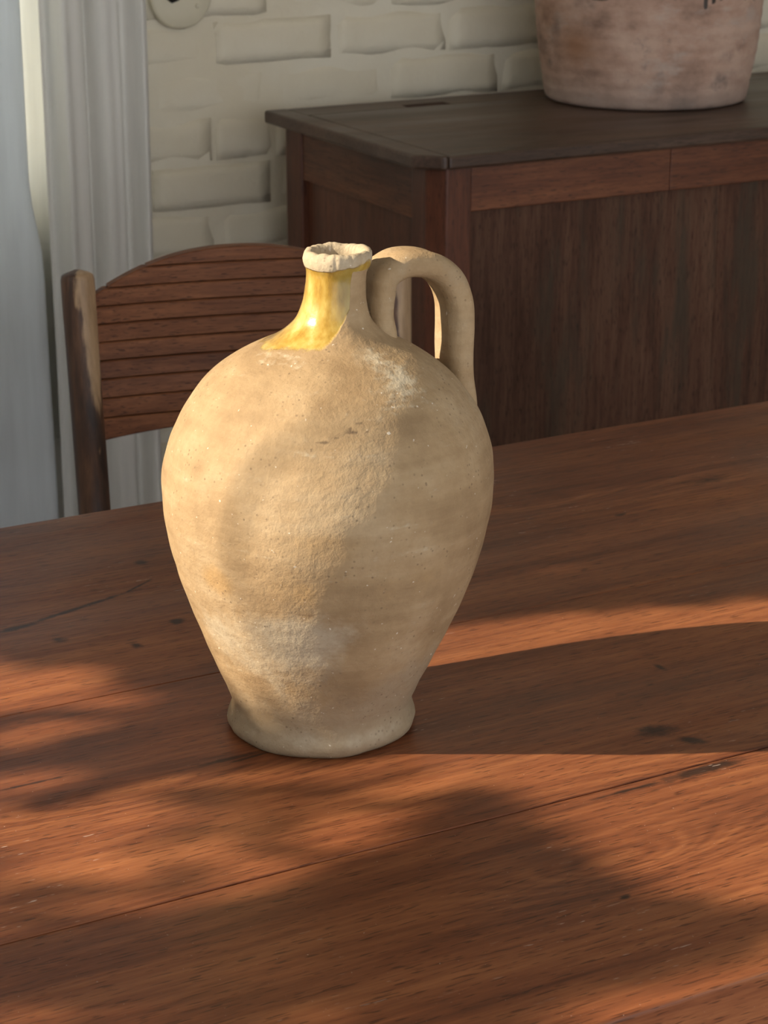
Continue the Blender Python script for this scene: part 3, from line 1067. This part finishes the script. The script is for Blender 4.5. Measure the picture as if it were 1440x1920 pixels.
cchild(box('side_panel', BX0 + 0.012, BX0 + 0.022, BY0 + 0.058, BY1 - 0.050, 0.16, 0.865, mat_chest_z, None, 0.001))
cchild(box('side_panel', BX1 - 0.022, BX1 - 0.008, BY0 + 0.058, BY1 - 0.050, 0.08, ZB, mat_chest_z, None, 0.001))
cchild(box('back_panel', BX0 + 0.048, BX1 - 0.048, BY1 - 0.02, BY1 - 0.006, 0.08, ZB, mat_chest_z, None, 0.001))

# ------------------------------------------------------------------ big terracotta pot on the chest
PX, PY = 2.058, 2.895
pot = empty('terracotta_pot', (PX, PY, ZT))
tag(pot, 'large pinkish terracotta pot with smoky stains and dark glaze drips on the chest', 'pot')
PZ = [0, .006, .03, .07, .12, .17, .22, .27, .31, .335, .35]
PR = [.160, .1635, .1685, .1755, .181, .1825, .179, .167, .150, .138, .140]
pprof = [(0, .004), (.15, .004), (.157, 0.0)]
for z in np.linspace(0.003, .35, 90):
    pprof.append((float(catmull(PZ, PR, z)), float(z)))
pprof += [(.150, .352), (.155, .358), (.155, .366), (.149, .372), (.138, .372), (.130, .366), (.127, .35), (.14, .31), (.165, .22), (.168, .12), (.155, .03), (0, .02)]
NP = 160
verts, faces, pinfo = [], [], []
for i, (r, z) in enumerate(pprof):
    for k in range(NP):
        a = 2 * math.pi * k / NP
        ca, sa = math.cos(a), math.sin(a)
        P = Vector((ca * 2, sa * 2, z * 9))
        rr = r
        if 2 < i < len(pprof) - 6:
            rr += 0.0020 * mnoise.noise(P) + 0.0008 * mnoise.noise(P * 3) + 0.0005 * math.sin(z * 330 + mnoise.noise(P))
            if z < 0.012:
                rr += 0.0012 * mnoise.noise(Vector((ca * 9, sa * 9, 1)))
        verts.append((ca * rr, sa * rr, z + (0.0008 * max(0, mnoise.noise(Vector((ca * 8, sa * 8, 2)))) if 2 < i and z < .01 else 0)))
        pinfo.append((math.degrees(math.atan2(sa, ca)), z, i))
for i in range(len(pprof) - 1):
    for k in range(NP):
        k2 = (k + 1) % NP
        faces.append((i * NP + k, i * NP + k2, (i + 1) * NP + k2, (i + 1) * NP + k))
me = bpy.data.meshes.new('pot_body')
me.from_pydata(verts, [], faces)
pb = link('pot_body', me, mat_pot, pot, smooth=True)
rp = random.Random(5)
drips = [(-150, .168, 7.0), (-160, .172, 3.0), (-139, .176, 2.0), (-102, .160, .8), (-97, .156, 1.3), (-92, .163, .9), (-88, .168, 1.5), (-78, .158, .8), (-112, .170, .8), (-70, .165, 2.0), (-125, .173, 1.0), (-60, .160, 1.2), (30, .15, 3), (80, .16, 4), (120, .155, 2)]
lay = {'orange': [], 'smoke': [], 'foot': [], 'glaze': []}
for (phi, z, i) in pinfo:
    lay['orange'].append(min(1, blob(phi, z, -163, .095, 12, .03) + .4 * blob(phi, z, 175, .14, 12, .03)))
    lay['smoke'].append(min(1, .9 * blob(phi, z, -178, .115, 5, .035) + .8 * blob(phi, z, -82, .085, 8, .012) + .7 * blob(phi, z, -118, .03, 4, .018) + .5 * blob(phi, z, -78, .05, 14, .02)
                            + .7 * blob(phi, z, -160, .165, 12, .012)))
    lay['foot'].append(math.exp(-(z / .035) ** 2))
    g = max(0, min(1, 0.5 + (z - (0.184 + 0.006 * mnoise.noise(Vector((phi * .05, 0, 0))))) / 0.006))
    for (dp, dz, dw) in drips:
        d = abs((phi - dp + 180) % 360 - 180)
        if d < dw and z > dz:
            g = max(g, min(1, (1.2 - d / dw) * 1.2) * min(1, (z - dz) / .006 + .3))
    lay['glaze'].append(g)
for n, v in lay.items():
    at = me.attributes.new(n, 'FLOAT', 'POINT')
    at.data.foreach_set('value', v)
for sgn in (-1, 1):
    hp = [(sgn * .172, 0, .24), (sgn * .205, 0, .255), (sgn * .215, 0, .285), (sgn * .20, 0, .315), (sgn * .150, 0, .322)]
    c, s = math.cos(math.radians(150)), math.sin(math.radians(150))
    hh = tube('lug_handle', [(x * c, x * s, z) for x, y, z in hp], [.016, .014, .013, .014, .016], mat_pot, pot, 12)
    for n in lay:
        at = hh.data.attributes.new(n, 'FLOAT', 'POINT')
        at.data.foreach_set('value', [1.0 if n == 'glaze' else 0.0] * len(hh.data.vertices))


# ------------------------------------------------------------------ curtains
def drape(name, x0, x1, yc, amp, nf, seed, label, zt=2.2, zb=0.03, mat=None, foot=0.0):
    r = random.Random(seed)
    ph = [r.uniform(0, 6.28) for _ in range(8)]
    NX, NZ = 220, 60
    vs_, fs = [], []
    for iz in range(NZ + 1):
        z = zb + (zt - zb) * iz / NZ
        for ix in range(NX + 1):
            u = ix / NX
            k = u * nf * 2 * math.pi
            warp = 0.5 * math.sin(k * 0.37 + ph[0] + z * 0.5) + 0.3 * math.sin(z * 2.1 + ph[1])
            y = amp * (math.sin(k + warp + ph[2]) + 0.35 * math.sin(2.1 * k + ph[3] + 0.5 * z) + 0.06 * math.sin(3.7 * k + ph[4] - z))
            x = x0 + (x1 - x0) * u + 0.28 * amp * math.cos(k * 1.0 + warp + ph[2] + 0.6) * math.sin(math.pi * u)
            x += 0.006 * (mnoise.noise(Vector((u * 3, z * 1.4, seed)))) * (0.3 + math.sin(math.pi * u))
            y += 0.006 * mnoise.noise(Vector((u * 8, z * 2.2, seed + 4)))
            if foot:          # the free edge falls outward below the sill
                f_ = max(0.0, min(1.0, (0.90 - z) / 0.14))
                x += foot * f_ * f_ * (3 - 2 * f_) * u ** 6
            vs_.append((x, yc + y, z))
    for iz in range(NZ):
        for ix in range(NX):
            a = iz * (NX + 1) + ix
            fs.append((a, a + 1, a + NX + 2, a + NX + 1))
    me = bpy.data.meshes.new('fabric')
    me.from_pydata(vs_, [], fs)
    root = empty(name, ((x0 + x1) / 2, yc, zb))
    o = link('fabric', me, mat or mat_cloth, None, smooth=True)
    o.parent = root
    o.matrix_parent_inverse = Matrix.Translation(root.location).inverted()
    so = o.modifiers.new('thick', 'SOLIDIFY')
    so.thickness = 0.0012
    tag(root, label, 'curtain', 'white window curtains')
    # hem at the foot and heading rings at the rail
    for i in range(5):
        xx = x0 + (x1 - x0) * (i + .5) / 5
        t_ = tube('curtain_ring', [(xx, yc + .018 * math.cos(a), zt + 0.012 + .018 * math.sin(a)) for a in np.linspace(0, 2 * math.pi, 17)], [.0018] * 17, mat_black, None, 6)
        t_.parent = root
        t_.matrix_parent_inverse = Matrix.Translation(root.location).inverted()
    return root


drape('window_curtain', 0.30, 1.020, 2.965, 0.014, 5.2, 5, 'white linen curtain with painted blue skylight tint at the left edge of the photo', foot=0.016)
drape('window_curtain', 1.085, 1.247, 3.055, 0.013, 2.6, 8, 'narrow white curtain gathered beside the brick wall behind the chair', mat=mat_cloth_b)
mat_net = make_cloth('cream_net', (0.93, 0.92, 0.85), 0.8)
drape('net_curtain', 0.17, 1.135, 3.115, 0.006, 9, 21, 'pale cream sheer curtain glimpsed in the gap between the two white drapes', zt=2.14, zb=0.45, mat=mat_net)
rail = empty('curtain_rail', (0.2, 3.01, 2.215))
tag(rail, 'black iron curtain rails above the white curtains', 'curtain rail')
for yy, xa, xb in ((2.965, 0.2, 1.06), (3.055, 0.2, 1.30), (3.115, 0.2, 1.12)):
    t_ = tube('rod', [(xa - .2, yy - 3.01, 0.0), (xb - .2, yy - 3.01, 0.0)], [.008, .008], mat_black, rail, 12)
t_ = box('bracket', -0.01, 0.01, -0.055, 0.135, -0.02, -0.008, mat_black, rail)

# ------------------------------------------------------------------ round plaque on the wall
pq = empty('wall_plaque', (1.343, YW - 0.006, 1.130))
tag(pq, 'small round cream enamel disc with black hook on the brick wall', 'wall plaque')
bm = bmesh.new()
NP2 = 64
rings = []
for (r, y) in ((0.0, -.0125), (.030, -.0125), (.047, -.0120), (.0505, -.0105), (.0520, -.0075), (.0515, -.003), (.049, 0.0)):
    if r == 0:
        rings.append([bm.verts.new((0, y, 0))])
    else:
        rr = [r + (0.0006 * mnoise.noise(Vector((math.cos(2 * math.pi * k / NP2) * 3, math.sin(2 * math.pi * k / NP2) * 3, 0))) if r > .04 else 0) for k in range(NP2)]
        rings.append([bm.verts.new((rr[k] * math.cos(2 * math.pi * k / NP2), y, rr[k] * math.sin(2 * math.pi * k / NP2))) for k in range(NP2)])
for k in range(NP2):
    bm.faces.new((rings[0][0], rings[1][k], rings[1][(k + 1) % NP2]))
for A, B in zip(rings[1:-1], rings[2:]):
    for k in range(NP2):
        bm.faces.new((A[k], B[k], B[(k + 1) % NP2], A[(k + 1) % NP2]))
bm.faces.new(rings[-1])
mat_enamel = plain('cream_enamel', (0.70, 0.64, 0.48), 0.35, 0.05)
from_bm('disc', bm, mat_enamel, pq, smooth=True)
tube('hook', [(-0.024, -0.014, -0.001), (-0.018, -0.016, -0.0055), (-0.010, -0.0165, -0.003), (-0.004, -0.016, 0.004), (0.0, -0.018, 0.02)], [.004, .0052, .005, .0045, .004], mat_black, pq, 10)
for (sx, sz) in ((0.012, -0.0005), (0.026, -0.017)):
    tube('screw', [(sx, -0.0120, sz), (sx, -0.0140, sz), (sx, -0.0146, sz)], [.004, .0036, .002], mat_enamel, pq, 12)
